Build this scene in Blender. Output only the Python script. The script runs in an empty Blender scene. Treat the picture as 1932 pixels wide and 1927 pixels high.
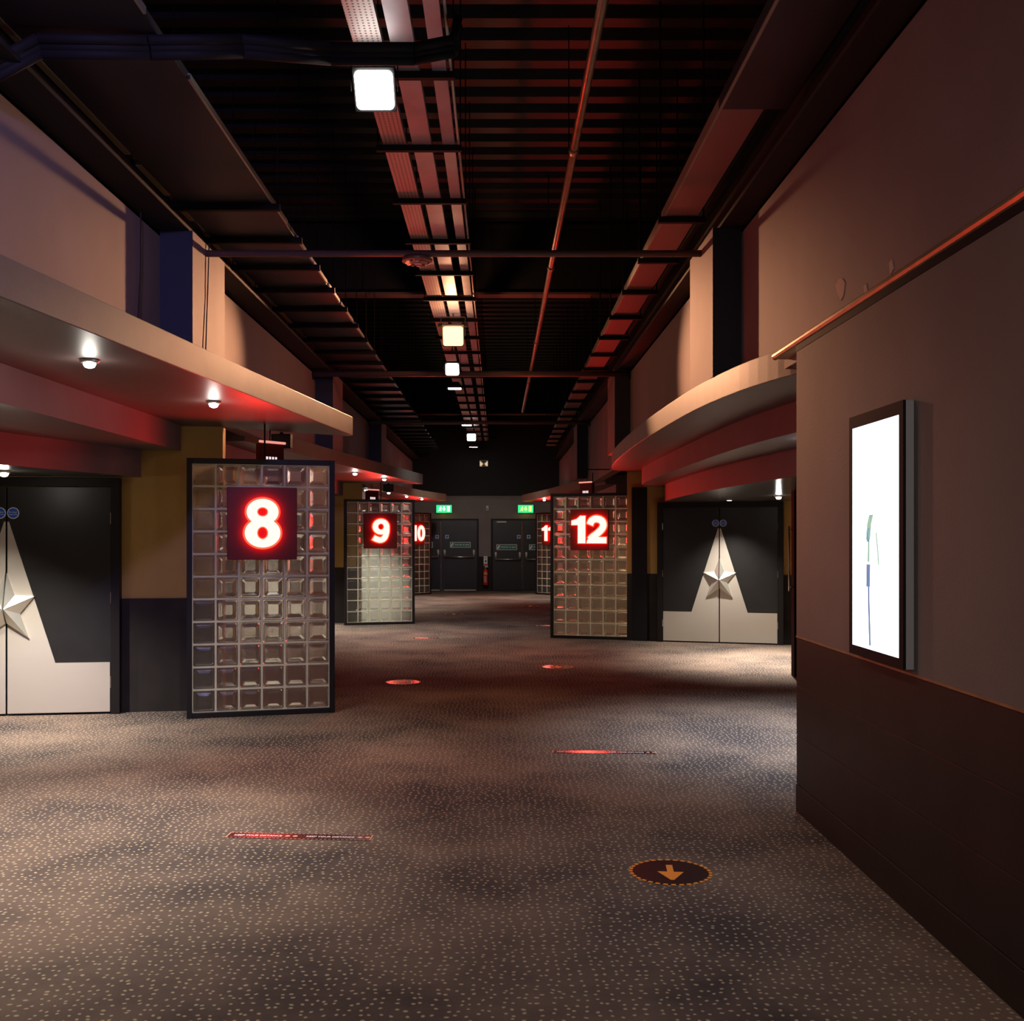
import bpy, bmesh, math, random
from mathutils import Vector, Matrix
random.seed(7)
S = bpy.context.scene
COL = S.collection
PI = math.pi

# ------------------------------------------------------------------ camera
cam_d = bpy.data.cameras.new('camera')
cam_d.sensor_fit = 'HORIZONTAL'; cam_d.sensor_width = 36.0
cam_d.lens = 36.0 * 1980.0 / 1932.0
cam_d.shift_x = 26.0 / 1932.0
cam_d.shift_y = 51.5 / 1932.0
cam_d.clip_start = 0.05; cam_d.clip_end = 200
cam = bpy.data.objects.new('camera', cam_d); COL.objects.link(cam)
cam.location = (0, 0, 1.55); cam.rotation_euler = (PI/2, 0, 0)
S.camera = cam

# ------------------------------------------------------------------ world / view
w = bpy.data.worlds.new('world'); S.world = w; w.use_nodes = True
w.node_tree.nodes['Background'].inputs[0].default_value = (0.30, 0.26, 0.30, 1)
w.node_tree.nodes['Background'].inputs[1].default_value = 0.02
S.view_settings.view_transform = 'Standard'; S.view_settings.look = 'None'
S.view_settings.gamma = 1.0; S.view_settings.use_curve_mapping = False
S.view_settings.exposure = 0.0

def light(kind, name, loc, energy, color, target=None, size=None, blend=0.6, radius=0.06):
    d = bpy.data.lights.new(name, kind); d.energy = energy; d.color = color
    if kind == 'SPOT':
        d.spot_size = size; d.spot_blend = blend
    if kind in ('SPOT', 'POINT'): d.shadow_soft_size = radius
    if kind == 'AREA': d.shape = 'RECTANGLE'; d.size, d.size_y = size
    o = bpy.data.objects.new(name, d); COL.objects.link(o); o.location = loc
    if target is not None:
        o.rotation_euler = (Vector(target) - Vector(loc)).to_track_quat('-Z', 'Y').to_euler()
    return o

WHITE = (1.0, 0.93, 0.82); COOL = (0.80, 0.88, 1.0); ORANGE = (1.0, 0.47, 0.24); RED = (1.0, 0.06, 0.03)
VIOLET = (0.55, 0.5, 1.0)
R = math.radians
# ceiling floods (each has a fixture, built further down)
light('SPOT', 'flood_beam', (-0.72, 6.02, 4.10), 150, (0.95, 0.86, 0.80), (-0.35, 4.9, 0), R(100), 0.95, .10)
light('SPOT', 'amber_flood_beam', (-0.60, 12.78, 3.98), 1250, ORANGE, (-2.45, 8.0, 2.75), R(36), 0.8, .05)
light('SPOT', 'amber_flood_beam', (-0.52, 12.78, 3.98), 1150, ORANGE, (1.80, 8.6, 2.85), R(32), 0.8, .05)
light('SPOT', 'amber_flood_beam', (-0.56, 12.78, 3.94), 230, (1.0, .5, .28), (-0.3, 7.5, 0), R(66), 0.9, .05)
light('POINT', 'amber_flood_spill', (-0.56, 12.70, 4.06), 20, ORANGE, None, None, 0, .05)
light('SPOT', 'flood_beam', (-0.61, 13.75, 3.68), 230, (1.0, 0.88, 0.76), (-0.35, 15.0, 0), R(110), 0.95, .10)
light('SPOT', 'flood_beam', (-0.75, 18.2, 4.06), 120, COOL, (-0.6, 18.6, 0), R(105), 0.95, .10)
light('SPOT', 'flood_beam', (-0.72, 24.3, 4.06), 230, WHITE, (-0.45, 28.6, 0), R(105), 0.95, .10)
light('SPOT', 'flood_beam', (-0.68, 27.0, 4.06), 50, WHITE, (-0.4, 26.0, 0), R(110), 0.9, .10)
# unseen fill floods added behind the photographer
light('SPOT', 'flood_beam', (-0.72, -0.6, 3.95), 800, (0.42, 0.34, 1.0), (-2.5, 4.0, 3.2), R(52), 0.95, .12)
light('SPOT', 'flood_beam', (0.2, -2.4, 4.0), 330, (1.0, 0.92, 0.80), (1.1, 2.4, 0.5), R(78), 0.95, .12)
# downlights under the canopies: (x, y, z, energy, colour, aim, cone)
DOWN = [(-2.29, 5.88, 2.55, 620, WHITE), (-2.08, 7.67, 2.55, 170, WHITE), (-3.89, 8.26, 2.08, 420, WHITE),
        (-2.18, 15.97, 2.55, 200, WHITE), (-1.90, 17.5, 2.55, 200, WHITE), (-3.9, 17.9, 2.08, 500, WHITE),
        (-2.38, 22.8, 2.55, 220, WHITE), (-2.16, 24.75, 2.55, 220, WHITE), (-1.92, 26.4, 2.55, 220, WHITE),
        (1.19, 27.1, 2.55, 220, WHITE), (3.5, 13.1, 2.08, 1100, WHITE), (2.42, 8.1, 2.32, 620, (0.82, 0.9, 1.0)),
        (-4.2, 4.4, 2.08, 420, WHITE), (3.27, 14.85, 2.08, 230, WHITE), (-4.28, 8.45, 2.08, 110, WHITE), (-2.70, 21.4, 2.55, 2400, WHITE), (3.0, 21.2, 2.08, 700, (1.0, .55, .28))]  # last two are unseen lamps added to backlight the glass panels
AIM = {15: ((-2.30, 18.75, .60), R(30)), 16: ((2.0, 16.0, .3), R(34)), 0: ((-2.42, 5.1, 0), R(90))}
for i, (x, y, z, e, c) in enumerate(DOWN):
    aim, cone = AIM.get(i, ((x, y, 0), R(105)))
    light('SPOT', 'downlight_beam', (x, y, z - 0.06), e, c, aim, cone, 0.95, .03)
for (x, y, z, e, c) in DOWN[:12]:
    light('POINT', 'downlight_spill', (x, y, z - 0.09), min(e, 100) * 0.02, c, None, None, 0, .03)

# ------------------------------------------------------------------ materials
def mat(name, col, rough=0.6, metal=0.0, var=0.0, vscale=3.0, bump=0.0, bscale=40.0, spec=0.5, col2=None, coat=0.0):
    m = bpy.data.materials.new(name); m.use_nodes = True
    nt = m.node_tree; p = nt.nodes['Principled BSDF']
    p.inputs['Base Color'].default_value = (*col, 1)
    p.inputs['Roughness'].default_value = rough; p.inputs['Metallic'].default_value = metal
    p.inputs['Specular IOR Level'].default_value = spec
    p.inputs['Coat Weight'].default_value = coat
    tc = nt.nodes.new('ShaderNodeTexCoord')
    if var > 0 or col2:
        n = nt.nodes.new('ShaderNodeTexNoise'); n.inputs['Scale'].default_value = vscale; n.inputs['Detail'].default_value = 6
        nt.links.new(tc.outputs['Object'], n.inputs['Vector'])
        r = nt.nodes.new('ShaderNodeValToRGB'); r.color_ramp.elements[0].position = .3; r.color_ramp.elements[1].position = .7
        c2 = col2 if col2 else tuple(min(1, c * (1 + var)) for c in col)
        c1 = col if col2 else tuple(c * (1 - var) for c in col)
        r.color_ramp.elements[0].color = (*c1, 1); r.color_ramp.elements[1].color = (*c2, 1)
        nt.links.new(n.outputs['Fac'], r.inputs['Fac']); nt.links.new(r.outputs['Color'], p.inputs['Base Color'])
    if bump > 0:
        n2 = nt.nodes.new('ShaderNodeTexNoise'); n2.inputs['Scale'].default_value = bscale; n2.inputs['Detail'].default_value = 4
        nt.links.new(tc.outputs['Object'], n2.inputs['Vector'])
        b = nt.nodes.new('ShaderNodeBump'); b.inputs['Strength'].default_value = bump; b.inputs['Distance'].default_value = .01
        nt.links.new(n2.outputs['Fac'], b.inputs['Height']); nt.links.new(b.outputs['Normal'], p.inputs['Normal'])
    return m

def emis(name, col, strength, base=(0.02, 0.02, 0.02)):
    m = bpy.data.materials.new(name); m.use_nodes = True
    p = m.node_tree.nodes['Principled BSDF']
    p.inputs['Base Color'].default_value = (*base, 1)
    p.inputs['Emission Color'].default_value = (*col, 1); p.inputs['Emission Strength'].default_value = strength
    return m

def carpet():
    m = bpy.data.materials.new('carpet'); m.use_nodes = True
    nt = m.node_tree; p = nt.nodes['Principled BSDF']; L = nt.links.new
    p.inputs['Roughness'].default_value = 0.95; p.inputs['Specular IOR Level'].default_value = 0.15
    geo = nt.nodes.new('ShaderNodeNewGeometry')
    # warp so the dots form wandering lines
    wn = nt.nodes.new('ShaderNodeTexNoise'); wn.inputs['Scale'].default_value = 5.0; L(geo.outputs['Position'], wn.inputs['Vector'])
    wm = nt.nodes.new('ShaderNodeMix'); wm.data_type = 'VECTOR'; wm.inputs[0].default_value = 0.06
    L(geo.outputs['Position'], wm.inputs[4]); L(wn.outputs['Color'], wm.inputs[5])
    v = nt.nodes.new('ShaderNodeTexVoronoi'); v.voronoi_dimensions = '2D'; v.inputs['Scale'].default_value = 27.0
    v.inputs['Randomness'].default_value = 0.62; L(wm.outputs[1], v.inputs['Vector'])
    r = nt.nodes.new('ShaderNodeValToRGB'); r.color_ramp.elements[0].position = .115; r.color_ramp.elements[1].position = .20
    r.color_ramp.elements[0].color = (1, 1, 1, 1); r.color_ramp.elements[1].color = (0, 0, 0, 1)
    L(v.outputs['Distance'], r.inputs['Fac'])
    n = nt.nodes.new('ShaderNodeTexNoise'); n.inputs['Scale'].default_value = 0.9; n.inputs['Detail'].default_value = 5; n.inputs['Roughness'].default_value = .6
    L(geo.outputs['Position'], n.inputs['Vector'])
    r2 = nt.nodes.new('ShaderNodeValToRGB'); r2.color_ramp.elements[0].position = .36; r2.color_ramp.elements[1].position = .62  # random carpet tone, with blotchy light and shade put into its contrast
    r2.color_ramp.elements[0].color = (0.050, 0.040, 0.040, 1); r2.color_ramp.elements[1].color = (0.160, 0.112, 0.090, 1)
    L(n.outputs['Fac'], r2.inputs['Fac'])
    f = nt.nodes.new('ShaderNodeTexNoise'); f.inputs['Scale'].default_value = 260; L(geo.outputs['Position'], f.inputs['Vector'])
    mf = nt.nodes.new('ShaderNodeMix'); mf.data_type = 'RGBA'; mf.blend_type = 'OVERLAY'; mf.inputs[0].default_value = 0.5
    L(r2.outputs['Color'], mf.inputs[6]); L(f.outputs['Color'], mf.inputs[7])
    mx = nt.nodes.new('ShaderNodeMix'); mx.data_type = 'RGBA'
    L(r.outputs['Color'], mx.inputs[0]); L(mf.outputs[2], mx.inputs[6]); mx.inputs[7].default_value = (0.40, 0.32, 0.22, 1)
    L(mx.outputs[2], p.inputs['Base Color'])
    b = nt.nodes.new('ShaderNodeBump'); b.inputs['Strength'].default_value = .35; b.inputs['Distance'].default_value = .004
    L(f.outputs['Fac'], b.inputs['Height']); L(b.outputs['Normal'], p.inputs['Normal'])
    return m

def brushed(name, col, rough):
    m = mat(name, col, rough, 0.45)
    nt = m.node_tree; p = nt.nodes['Principled BSDF']
    tc = nt.nodes.new('ShaderNodeTexCoord'); mp = nt.nodes.new('ShaderNodeMapping'); mp.inputs['Scale'].default_value = (3, 3, 160)
    n = nt.nodes.new('ShaderNodeTexNoise'); n.inputs['Scale'].default_value = 2
    nt.links.new(tc.outputs['Object'], mp.inputs[0]); nt.links.new(mp.outputs[0], n.inputs['Vector'])
    mr = nt.nodes.new('ShaderNodeMapRange'); mr.inputs[3].default_value = rough - .08; mr.inputs[4].default_value = rough + .12
    nt.links.new(n.outputs['Fac'], mr.inputs[0]); nt.links.new(mr.outputs[0], p.inputs['Roughness'])
    return m

def translucent(m, f, col):
    nt = m.node_tree; p = nt.nodes['Principled BSDF']; out = nt.nodes['Material Output']
    t = nt.nodes.new('ShaderNodeBsdfTranslucent'); t.inputs['Color'].default_value = (*col, 1)
    x = nt.nodes.new('ShaderNodeMixShader'); x.inputs[0].default_value = f
    nt.links.new(p.outputs[0], x.inputs[1]); nt.links.new(t.outputs[0], x.inputs[2]); nt.links.new(x.outputs[0], out.inputs['Surface'])
    return m
def glassy():
    m = mat('block_glass', (0.86, 0.90, 0.84), 0.20, 0.0, bump=.35, bscale=9)
    p = m.node_tree.nodes['Principled BSDF']
    p.inputs['Transmission Weight'].default_value = 0.97; p.inputs['IOR'].default_value = 1.30
    return translucent(m, .09, (.9, .9, .78))

def perforated():
    m = mat('perforated_steel', (0.42, 0.38, 0.37), .45, .6)
    nt = m.node_tree; p = nt.nodes['Principled BSDF']
    g = nt.nodes.new('ShaderNodeNewGeometry'); v = nt.nodes.new('ShaderNodeTexVoronoi'); v.voronoi_dimensions = '2D'
    v.inputs['Scale'].default_value = 34; v.inputs['Randomness'].default_value = 0.05
    r = nt.nodes.new('ShaderNodeValToRGB'); r.color_ramp.elements[0].position = .2; r.color_ramp.elements[1].position = .26
    r.color_ramp.elements[0].color = (.05, .04, .04, 1); r.color_ramp.elements[1].color = (.42, .38, .37, 1)
    nt.links.new(g.outputs['Position'], v.inputs['Vector']); nt.links.new(v.outputs['Distance'], r.inputs['Fac'])
    nt.links.new(r.outputs['Color'], p.inputs['Base Color'])
    return m

M = dict(
    carpet=carpet(),
    wall=mat('grey_wall_paint', (0.190, 0.160, 0.148), .75, 0, .10, 1.5, .12, 60),
    upper=mat('mauve_wall_paint', (0.230, 0.165, 0.165), .75, 0, .12, 1.2, .12, 60),
    ochre=mat('ochre_wall_paint', (0.400, 0.235, 0.060), .72, 0, .08, 2, .1, 60),
    wains=mat('dark_wainscot', (0.030, 0.023, 0.019), .45, 0, .15, 4, .05, 30, spec=.18),
    wainsmatt=mat('dark_wainscot_paint', (0.030, 0.025, 0.023), .7, 0, .15, 4, .05, 30, spec=.12),
    black=mat('black_paint', (0.012, 0.011, 0.013), .7, 0, .1, 5, spec=.12),
    void=mat('black_ceiling_paint', (0.010, 0.009, 0.009), .85),
    blackwood=mat('black_door_laminate', (0.016, 0.015, 0.015), .38, 0, .1, 8),
    frame=mat('black_metal_frame', (0.014, 0.011, 0.011), .5, spec=.2),
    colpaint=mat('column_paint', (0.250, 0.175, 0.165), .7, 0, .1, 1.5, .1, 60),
    colshade=mat('shaded_column_paint', (0.030, 0.030, 0.048), .7),
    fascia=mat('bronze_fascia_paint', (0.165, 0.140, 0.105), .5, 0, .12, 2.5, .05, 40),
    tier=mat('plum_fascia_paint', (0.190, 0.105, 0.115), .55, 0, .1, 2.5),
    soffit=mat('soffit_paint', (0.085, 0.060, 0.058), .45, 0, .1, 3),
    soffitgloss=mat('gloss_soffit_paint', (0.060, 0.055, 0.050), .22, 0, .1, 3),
    deck=mat('roof_deck_steel', (0.030, 0.024, 0.020), .5, .3, .3, 2),
    beam=mat('dark_beam_paint', (0.012, 0.011, 0.010), .8),
    flange=mat('lamplit_flange_paint', (0.16, 0.085, 0.07), .6),
    duct=mat('dark_duct_steel', (0.035, 0.032, 0.044), .5, .3, .15, 1.5),
    lip=mat('duct_edge_steel', (0.55, 0.50, 0.45), .4, .6),
    litlip=mat('yellow_highlight_strip', (0.30, 0.20, 0.09), .55, .3),
    tray=mat('tray_steel', (0.40, 0.38, 0.42), .45, .5, .15, 3),
    perf=perforated(),
    strut=mat('black_strut', (0.016, 0.013, 0.012), .7, spec=.2),
    copper=mat('bronze_pipe', (0.42, 0.24, 0.15), .38, .6, .2, 6),
    pipe=mat('brown_pipe', (0.17, 0.10, 0.08), .5, .2),
    steel=brushed('brushed_steel', (0.60, 0.54, 0.47), .48),
    starsteel=mat('star_steel', (0.85, 0.85, 0.78), .28, 0.75),
    chrome=mat('satin_metal', (0.75, 0.72, 0.68), .3, 1.0),
    mortar=translucent(mat('pale_grout', (0.78, 0.75, 0.60), .7, 0, .1, 20), .35, (.8, .8, .6)),
    glass=glassy(),
    signface=mat('dark_red_acrylic', (0.11, 0.012, 0.011), .45, spec=.2),
    digit=emis('lit_white_digit', (1.0, 0.10, 0.085), 10.5),
    digitred=emis('lit_red_digit', (1.0, 0.010, 0.003), 13.0),
    lamp=emis('lamp_white', (1.0, 0.97, 0.9), 11.0),
    lampamber=emis('lamp_amber', (1.0, 0.36, 0.10), 7.0),
    screen=emis('screen_white', (0.80, 0.88, 1.0), 3.6),
    inkblue=emis('screen_ink_blue', (0.16, 0.24, 0.42), 1.0),
    inkgreen=emis('screen_ink_green', (0.30, 0.55, 0.40), 1.0),
    housing=mat('lamp_housing', (0.03, 0.03, 0.03), .5),
    whiteplastic=mat('white_plastic', (0.62, 0.58, 0.54), .5),
    greyplastic=mat('grey_plastic', (0.36, 0.34, 0.38), .5),
    blue=mat('blue_sign', (0.02, 0.10, 0.55), .4),
    whiteink=mat('white_sign_ink', (0.75, 0.77, 0.80), .5),
    green=mat('green_sign', (0.01, 0.16, 0.09), .4),
    greenlit=emis('lit_green_panel', (0.02, 0.75, 0.25), 1.3),
    whitelit=emis('lit_white_pictogram', (0.9, 1.0, 0.75), 3.0),
    yellowlit=emis('lit_yellow_pictogram', (0.9, 1.0, 0.15), 1.8),
    redpaint=mat('extinguisher_red', (0.55, 0.025, 0.02), .3),
    rubber=mat('black_rubber', (0.01, 0.01, 0.01), .6),
    sticker=mat('glossy_dark_sticker', (0.022, 0.014, 0.016), .20, 0, 0, 1, .15, 8),
    stickink=mat('orange_sticker_ink', (0.80, 0.27, 0.03), .45),
    stickpale=mat('pale_sticker_ink', (0.55, 0.30, 0.20), .45),
    trimgold=mat('tarnished_rail', (0.40, 0.26, 0.13), .35, .6, .2, 8),
    plaster=mat('bare_plaster', (0.60, 0.45, 0.36), .9),
    cable=mat('thin_cable', (0.03, 0.02, 0.02), .7),
    disc=mat('ring_lamp_glass', (0.35, 0.15, 0.14), .15, .5),
)

# ------------------------------------------------------------------ mesh helpers
class MB:
    def __init__(s): s.v = []; s.f = []; s.mi = []
    def add(s, vs, fs, m=0):
        b = len(s.v); s.v += [tuple(v) for v in vs]; s.f += [tuple(b + i for i in f) for f in fs]; s.mi += [m] * len(fs)
    def box(s, x0, x1, y0, y1, z0, z1, m=0):
        x0, x1 = sorted((x0, x1)); y0, y1 = sorted((y0, y1)); z0, z1 = sorted((z0, z1))
        s.add([(x0,y0,z0),(x1,y0,z0),(x1,y1,z0),(x0,y1,z0),(x0,y0,z1),(x1,y0,z1),(x1,y1,z1),(x0,y1,z1)],
              [(0,3,2,1),(4,5,6,7),(0,1,5,4),(1,2,6,5),(2,3,7,6),(3,0,4,7)], m)
    def prism(s, poly, z0, z1, side=0, bot=0, top=0):
        n = len(poly)
        a = sum(poly[i][0]*poly[(i+1)%n][1] - poly[(i+1)%n][0]*poly[i][1] for i in range(n))
        if a < 0: poly = poly[::-1]
        b = len(s.v)
        s.v += [(x, y, z0) for x, y in poly] + [(x, y, z1) for x, y in poly]
        s.f.append(tuple(b + i for i in reversed(range(n)))); s.mi.append(bot)
        s.f.append(tuple(b + n + i for i in range(n))); s.mi.append(top)
        for i in range(n):
            j = (i + 1) % n; s.f.append((b+i, b+j, b+n+j, b+n+i)); s.mi.append(side)
    def cyl(s, p0, p1, r, n=10, r1=None, m=0, caps=True):
        p0 = Vector(p0); p1 = Vector(p1); r1 = r if r1 is None else r1
        d = (p1 - p0).normalized(); a = d.orthogonal().normalized(); c = d.cross(a)
        b = len(s.v)
        for p, rr in ((p0, r), (p1, r1)):
            for i in range(n):
                t = 2*PI*i/n; s.v.append(tuple(p + (a*math.cos(t) + c*math.sin(t))*rr))
        for i in range(n):
            j = (i+1) % n; s.f.append((b+i, b+j, b+n+j, b+n+i)); s.mi.append(m)
        if caps:
            s.f.append(tuple(b+i for i in reversed(range(n)))); s.mi.append(m)
            s.f.append(tuple(b+n+i for i in range(n))); s.mi.append(m)
    def lathe(s, prof, n=16, cx=0, cy=0, m=0):      # profile [(r, z)...] around z
        b = len(s.v)
        for r, z in prof:
            for i in range(n):
                t = 2*PI*i/n; s.v.append((cx + r*math.cos(t), cy + r*math.sin(t), z))
        for k in range(len(prof)-1):
            for i in range(n):
                j = (i+1) % n; s.f.append((b+k*n+i, b+k*n+j, b+(k+1)*n+j, b+(k+1)*n+i)); s.mi.append(m)
        s.f.append(tuple(b+i for i in reversed(range(n)))); s.mi.append(m)
        s.f.append(tuple(b+(len(prof)-1)*n+i for i in range(n))); s.mi.append(m)
    def mesh(s, name, mats):
        me = bpy.data.meshes.new(name); me.from_pydata(s.v, [], s.f); me.update()
        for m_ in (mats if isinstance(mats, (list, tuple)) else [mats]): me.materials.append(m_)
        for p, i in zip(me.polygons, s.mi): p.material_index = i
        return me
    def build(s, name, mats, parent=None, loc=(0,0,0), rot=(0,0,0), bevel=0, smooth=False):
        o = bpy.data.objects.new(name, s.mesh(name, mats)); COL.objects.link(o)
        o.location = loc; o.rotation_euler = rot; o.parent = parent
        if bevel:
            md = o.modifiers.new('bevel', 'BEVEL'); md.width = bevel; md.segments = 2; md.limit_method = 'ANGLE'
        if smooth:
            for p in o.data.polygons: p.use_smooth = len(p.vertices) == 4
        return o

def tag(o, label, cat, group=None, kind=None):
    o['label'] = label; o['category'] = cat
    if group: o['group'] = group
    if kind: o['kind'] = kind
    return o
def struct(o, label, cat): return tag(o, label, cat, None, 'structure')
def empty(name, loc=(0,0,0), rz=0):
    o = bpy.data.objects.new(name, None); COL.objects.link(o); o.location = loc; o.rotation_euler = (0,0,rz)
    o.empty_display_size = .1
    return o
def inst(o, parent=None, loc=None, rot=None):
    c = o.copy(); COL.objects.link(c); c.parent = parent if parent else o.parent
    if loc is not None: c.location = loc
    if rot is not None: c.rotation_euler = rot
    return c

def arc(pts, n=5):       # Catmull-Rom through points
    out = []
    for i in range(len(pts)-1):
        p0 = pts[max(i-1, 0)]; p1 = pts[i]; p2 = pts[i+1]; p3 = pts[min(i+2, len(pts)-1)]
        for k in range(n):
            t = k/n
            out.append(tuple(.5*((2*p1[j]) + (-p0[j]+p2[j])*t + (2*p0[j]-5*p1[j]+4*p2[j]-p3[j])*t*t + (-p0[j]+3*p1[j]-3*p2[j]+p3[j])*t**3) for j in (0, 1)))
    return out + [pts[-1]]
def text_obj(body, name, material, parent, h, width, loc, rot, extrude=0.002, offset=0.0, spacing=1.0):
    cu = bpy.data.curves.new('tmp', 'FONT'); cu.body = body; cu.size = 1; cu.extrude = 0.5; cu.offset = offset
    cu.space_character = spacing; cu.resolution_u = 4
    t = bpy.data.objects.new('tmp', cu); COL.objects.link(t)
    dg = bpy.context.evaluated_depsgraph_get()
    me = bpy.data.meshes.new_from_object(t.evaluated_get(dg)); bpy.data.objects.remove(t); bpy.data.curves.remove(cu)
    xs = [v.co.x for v in me.vertices]; ys = [v.co.y for v in me.vertices]
    x0, x1, y0, y1 = min(xs), max(xs), min(ys), max(ys)
    for v in me.vertices:
        v.co.x = (v.co.x - (x0+x1)/2) / (x1-x0) * width
        v.co.y = (v.co.y - (y0+y1)/2) / (y1-y0) * h
        v.co.z = v.co.z * extrude * 2
    me.materials.clear(); me.materials.append(material); me.name = name
    for p in me.polygons: p.material_index = 0
    o = bpy.data.objects.new(name, me); COL.objects.link(o); o.parent = parent; o.location = loc; o.rotation_euler = rot
    return o
def digit_obj(num, name, material, parent, loc, g, t):
    """heavy numerals from rings and strokes; g grows the outline outwards; t = depth"""
    m = MB()
    def ring(cx, cz, ax, az, bx, bz, n=36):
        ax += g; az += g; bx = max(.012, bx-g*.6); bz = max(.012, bz-g*.6)
        vs = []
        for y in (0, -t):
            for r in ((ax, az), (bx, bz)):
                for i in range(n): q = 2*PI*i/n; vs.append((cx+r[0]*math.cos(q), y, cz+r[1]*math.sin(q)))
        fs = []
        for i in range(n):
            j = (i+1) % n
            fs += [(2*n+i, 2*n+j, 3*n+j, 3*n+i), (i, j, 2*n+j, 2*n+i), (n+j, n+i, 3*n+i, 3*n+j)]
        m.add(vs, fs)
    def poly(pts):
        c = (sum(p[0] for p in pts)/len(pts), sum(p[1] for p in pts)/len(pts)); n = len(pts); q = []
        area = sum(pts[i][0]*pts[(i+1)%n][1] - pts[(i+1)%n][0]*pts[i][1] for i in range(n)); sg = 1 if area > 0 else -1
        for i in range(n):
            a = Vector(pts[i-1]); b = Vector(pts[i]); d = Vector(pts[(i+1)%n])
            n1 = Vector(((b-a).y, -(b-a).x)).normalized()*sg; n2 = Vector(((d-b).y, -(d-b).x)).normalized()*sg
            v = (n1+n2); v = v/max(.35, v.length_squared)*2*.5*g*2 if v.length else v
            q.append((b.x+v.x*.5*1.0, b.y+v.y*.5*1.0))
        vs = [(a, -t, b) for a, b in q] + [(a, 0, b) for a, b in q]
        f0 = tuple(range(n)) if sg > 0 else tuple(range(n))[::-1]
        m.add(vs, [f0] + [(i, (i+1)%n, n+(i+1)%n, n+i) for i in range(n)])
    def stroke(pts, wd):
        pts = arc(pts, 6); wd += 2*g
        vs = []; n = len(pts)
        for i, p in enumerate(pts):
            a = Vector(pts[max(i-1, 0)]); b = Vector(pts[min(i+1, n-1)]); d = (b-a).normalized(); nr = Vector((-d.y, d.x))*wd/2
            e = -d*g if i == 0 else (d*g if i == n-1 else Vector((0, 0)))
            for y in (0, -t): vs += [(p[0]+nr.x+e.x, y, p[1]+nr.y+e.y), (p[0]-nr.x+e.x, y, p[1]-nr.y+e.y)]
        fs = []
        for i in range(n-1):
            a = 4*i; b = a+4
            fs += [(a+2, a+3, b+3, b+2), (a, a+2, b+2, b), (a+3, a+1, b+1, b+3)]
        fs += [(0, 1, 3, 2), (4*n-4, 4*n-2, 4*n-1, 4*n-3)]
        m.add(vs, fs)
    def one(ox):
        poly([(ox+.0, -.208), (ox+.115, -.208), (ox+.115, .208), (ox+.035, .208), (ox+.0, .15)])
        poly([(ox+.035, .208), (ox-.02, .16), (ox-.10, .135), (ox-.10, .07), (ox+.02, .07), (ox+.05, .12)])
    def body(ch, ox):
        if ch == '8': ring(ox, .098, .134, .112, .046, .040); ring(ox, -.083, .150, .126, .046, .054)
        if ch == '9': ring(ox-.002, .072, .148, .138, .052, .054); stroke([(ox+.098, .09), (ox+.096, -.02), (ox+.06, -.125), (ox-.01, -.164), (ox-.09, -.145), (ox-.135, -.12)], .096)
        if ch == '0': ring(ox, 0, .140, .210, .045, .120)
        if ch == '1': one(ox)
        if ch == '2':
            stroke([(ox-.105, .075), (ox-.075, .135), (ox-.005, .162), (ox+.075, .135), (ox+.103, .075), (ox+.08, .01), (ox+.01, -.06), (ox-.07, -.12), (ox-.10, -.155)], .100)
            poly([(ox-.155, -.208), (ox+.150, -.208), (ox+.150, -.115), (ox-.10, -.115), (ox-.145, -.16)])
    if len(num) == 1: body(num, 0)
    else: body(num[0], -.165 if num != '11' else -.14); body(num[1], .125 if num != '11' else .10)
    return m.build(name, material, parent, loc)
UP = (PI/2, 0, 0)      # text facing -y

def flat(poly, z, t=0.001):           # flat patch
    m = MB(); m.prism(poly, z, z + t); return m
def circle(r, n=32, cx=0, cy=0): return [(cx + r*math.cos(2*PI*i/n), cy + r*math.sin(2*PI*i/n)) for i in range(n)]

XL, XR = -2.5, 1.78           # upper wall faces
SO, TH = 2.55, 0.18           # canopy soffit height, fascia depth
YB = 30.7                     # back wall
HC = 3.80                     # head of the painted upper walls

# ------------------------------------------------------------------ floor
m = MB(); m.box(-5.8, 5.2, -4.2, YB + .2, -0.1, 0)
struct(m.build('floor', M['carpet']), 'patterned brown carpet with small tan dots', 'carpet')

# ------------------------------------------------------------------ roof deck, corrugated sheets between the roof beams
ceil = empty('ceiling'); struct(ceil, 'dark corrugated metal roof deck high above the corridor', 'ceiling')
def sheet(y0, y1):
    m = MB(); p = .37; y = y0; pr = []
    while y < y1:
        for dy, z in ((0, 5.75), (.14, 5.75), (.18, 5.67), (.33, 5.67)):
            if y + dy < y1: pr.append((y + dy, z))
        y += p
    pr.append((y1, 5.75))
    vs = [(x, a, z) for a, z in pr for x in (-3.0, 2.3)]
    m.add(vs, [(2*i, 2*i+2, 2*i+3, 2*i+1) for i in range(len(pr)-1)])
    m.build('deck_sheet', M['deck'], ceil)
for a, b in ((-4.2, 1.0), (1.0, 7.4), (7.4, 13.9), (13.9, 20.6), (20.6, 27.3), (27.3, YB + .2)): sheet(a, b)
m = MB(); m.box(-3.1, 2.4, -4.2, YB+.2, 5.8, 5.9); m.build('roof_board', M['void'], ceil)
for y, lab in ((1.0, 'nearest deep black roof beam overhead'), (13.9, 'deep roof beam with lower flange tinted as lamplit above the amber lamp'), (27.3, 'farthest deep roof beam near the end wall')):
    t = empty('roof_beam', (0, y, 4.75)); tag(t, lab, 'beam', 'roof beams')
    m = MB(); m.box(-3.0, 2.3, -.01, .01, .03, .9); m.build('web', M['beam'], t)
    m = MB(); m.box(-3.0, 2.3, -.11, .11, 0, .03); m.build('lower_flange', M['flange'], t)  # orange lamplight on the underside put into the flange colour
    m = MB(); m.box(-3.0, 2.3, -.11, .11, .9, .93); m.build('upper_flange', M['beam'], t)

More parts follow.
